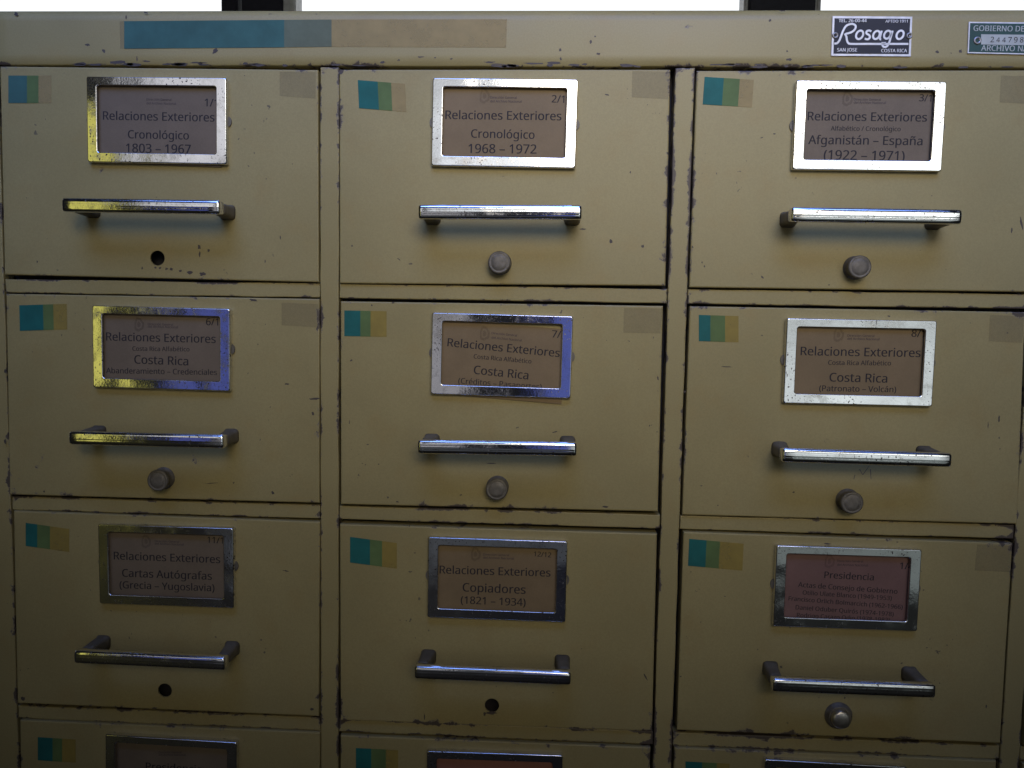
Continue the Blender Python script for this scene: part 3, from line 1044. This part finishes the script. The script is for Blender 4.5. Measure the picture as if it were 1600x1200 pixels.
PD = 0.0010
np_ = quad_px('maker_plate', [(1301, 25), (1425.5, 26), (1423, 88), (1299, 87)], -0.0002, PD, SILVER, cab)
np_['label'] = 'black and silver nameplate reading Rosago, San Jose, Costa Rica'
fld = [(1304, 28.5), (1422.3, 29.3), (1420, 84.5), (1302.3, 83.8)]
quad_px('black_field', fld, PD - 0.0004, PD + 0.00012, PLATE_K, np_)
f5 = lambda p: (1280 + p[0] / 5, p[1] / 5)
def ell(cx, cy, rx, ry, sl=0.25, n=14):
    return [(cx + rx * math.cos(2 * math.pi * i / n) - sl * ry * math.sin(2 * math.pi * i / n), cy + ry * math.sin(2 * math.pi * i / n)) for i in range(n + 1)]
strokes = [
    [(118, 340), (140, 337), (158, 315), (172, 280), (188, 238), (210, 203), (240, 189), (268, 189), (285, 204), (278, 230), (250, 252), (208, 264)],
    [(200, 262), (212, 285), (217, 315), (228, 336), (255, 343), (400, 343), (697, 343)],
    ell(316, 272, 27, 33),
    [(407, 246), (392, 238), (372, 244), (370, 262), (390, 274), (396, 292), (380, 307), (356, 302)],
    ell(447, 273, 25, 32), [(489, 240), (478, 278), (474, 304), (484, 308)],
    ell(533, 271, 25, 31), [(574, 240), (560, 285), (546, 335), (528, 362), (506, 366), (494, 352), (500, 330)], [(486, 338), (520, 336)],
    ell(632, 272, 27, 33)]
ribbon('script_logo', strokes, 0.00135, PD + 0.00030, SILVER, np_, f5)
for s, x0, x1, y in (('TEL. 26-00-44', 1310.5, 1354, 34.6), ('APTDO 1911', 1383.5, 1418, 35.2), ('SAN JOSE', 1308, 1339, 80.4), ('COSTA RICA', 1377, 1417, 81.6)):
    printed(np_, s, x0, x1, y, y, PD + 0.00030, SILVER, 'plate_lettering', bold=0.012)


def rivet(parent, p, r, d0):
    c = at(p[0], p[1], d0)
    bm = bmesh.new()
    lathe(bm, c.x, c.z, [(r, d0 - 0.0003), (r * 0.97, d0 + 0.0004), (r * 0.8, d0 + 0.0008), (r * 0.55, d0 + 0.0008), (r * 0.40, d0 + 0.0003), (r * 0.35, d0 - 0.0001), (0, d0 - 0.0001)], 24)
    fixn(bm)
    obj('rivet', bm, RIVET, parent, True)


rivet(np_, (1305, 55.5), 0.0022, PD)
rivet(np_, (1420.5, 56), 0.0022, PD)
ap = quad_px('inventory_plate', [(1514, 34), (1688, 36), (1685, 87), (1512, 83)], -0.0002, PD, SILVER, cab)
ap['label'] = 'green inventory plate reading Gobierno de Costa Rica 244798 Archivo Nacional'
quad_px('green_field', [(1516, 36), (1686, 38), (1683, 85), (1514, 81)], PD - 0.0004, PD + 0.00012, PLATE_G, ap)
quad_px('number_strip', [(1533, 53.5), (1664, 55), (1663, 71.5), (1533, 69.5)], PD - 0.0002, PD + 0.00030, STRIPM, ap)
printed(ap, 'GOBIERNO DE COSTA RICA', 1521, 1672, 48.2, 50.2, PD + 0.0003, STRIPM, 'plate_lettering', bold=0.012)
printed(ap, 'ARCHIVO NACIONAL', 1533, 1651, 79.2, 81, PD + 0.0003, STRIPM, 'plate_lettering', bold=0.012)
for i, ch in enumerate('244798'):
    printed(ap, ch, 1547.5 + i * 9.2, 1553 + i * 9.2, 65.8 + i * .1, 65.8 + i * .1, PD + 0.0005, INK, 'plate_digit')
rivet(ap, (1527, 63.5), 0.0028, PD)
rivet(ap, (1673, 65), 0.0028, PD)

# ------------------------------------------------------------------ window behind the cabinet
YW = 0.95
win = bpy.data.objects.new('window', None)
C.objects.link(win)
win.location = (0.45, YW, 0)
tag(win, 'bright overexposed window with dark upright frame bars behind the cabinet top', 'window')


def upright(name, x0, x1, mat, y0, y1, z0=0.30, z1=2.4):
    xa, xb = at(x0, 5, -YW).x, at(x1, 5, -YW).x
    bm = bmesh.new()
    v = box(bm, xa - 0.45, xb - 0.45, y0, y1, z0, z1)
    bmesh.ops.bevel(bm, geom=bm.edges[:], offset=0.003, segments=2, affect='EDGES')
    fixn(bm)
    obj(name, bm, mat, win)


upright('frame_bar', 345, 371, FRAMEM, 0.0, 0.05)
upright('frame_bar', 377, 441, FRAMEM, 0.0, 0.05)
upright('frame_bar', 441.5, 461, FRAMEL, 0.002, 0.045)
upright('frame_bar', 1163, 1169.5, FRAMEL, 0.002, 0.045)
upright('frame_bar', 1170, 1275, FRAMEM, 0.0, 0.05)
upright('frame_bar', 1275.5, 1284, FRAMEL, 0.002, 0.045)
bm = bmesh.new()
box(bm, -2.2, 2.2, -0.02, 0.09, 0.26, 0.298)
fixn(bm)
obj('sill', bm, FRAMEL, win)
bm = bmesh.new()
box(bm, -2.2, 2.2, 0.0, 0.08, 2.402, 2.46)
fixn(bm)
obj('head_rail', bm, FRAMEM, win)
bm = bmesh.new()
box(bm, -2.2, 2.2, 0.0, 0.08, 0.0, 0.259)
fixn(bm)
obj('apron_panel', bm, FRAMEL, win)
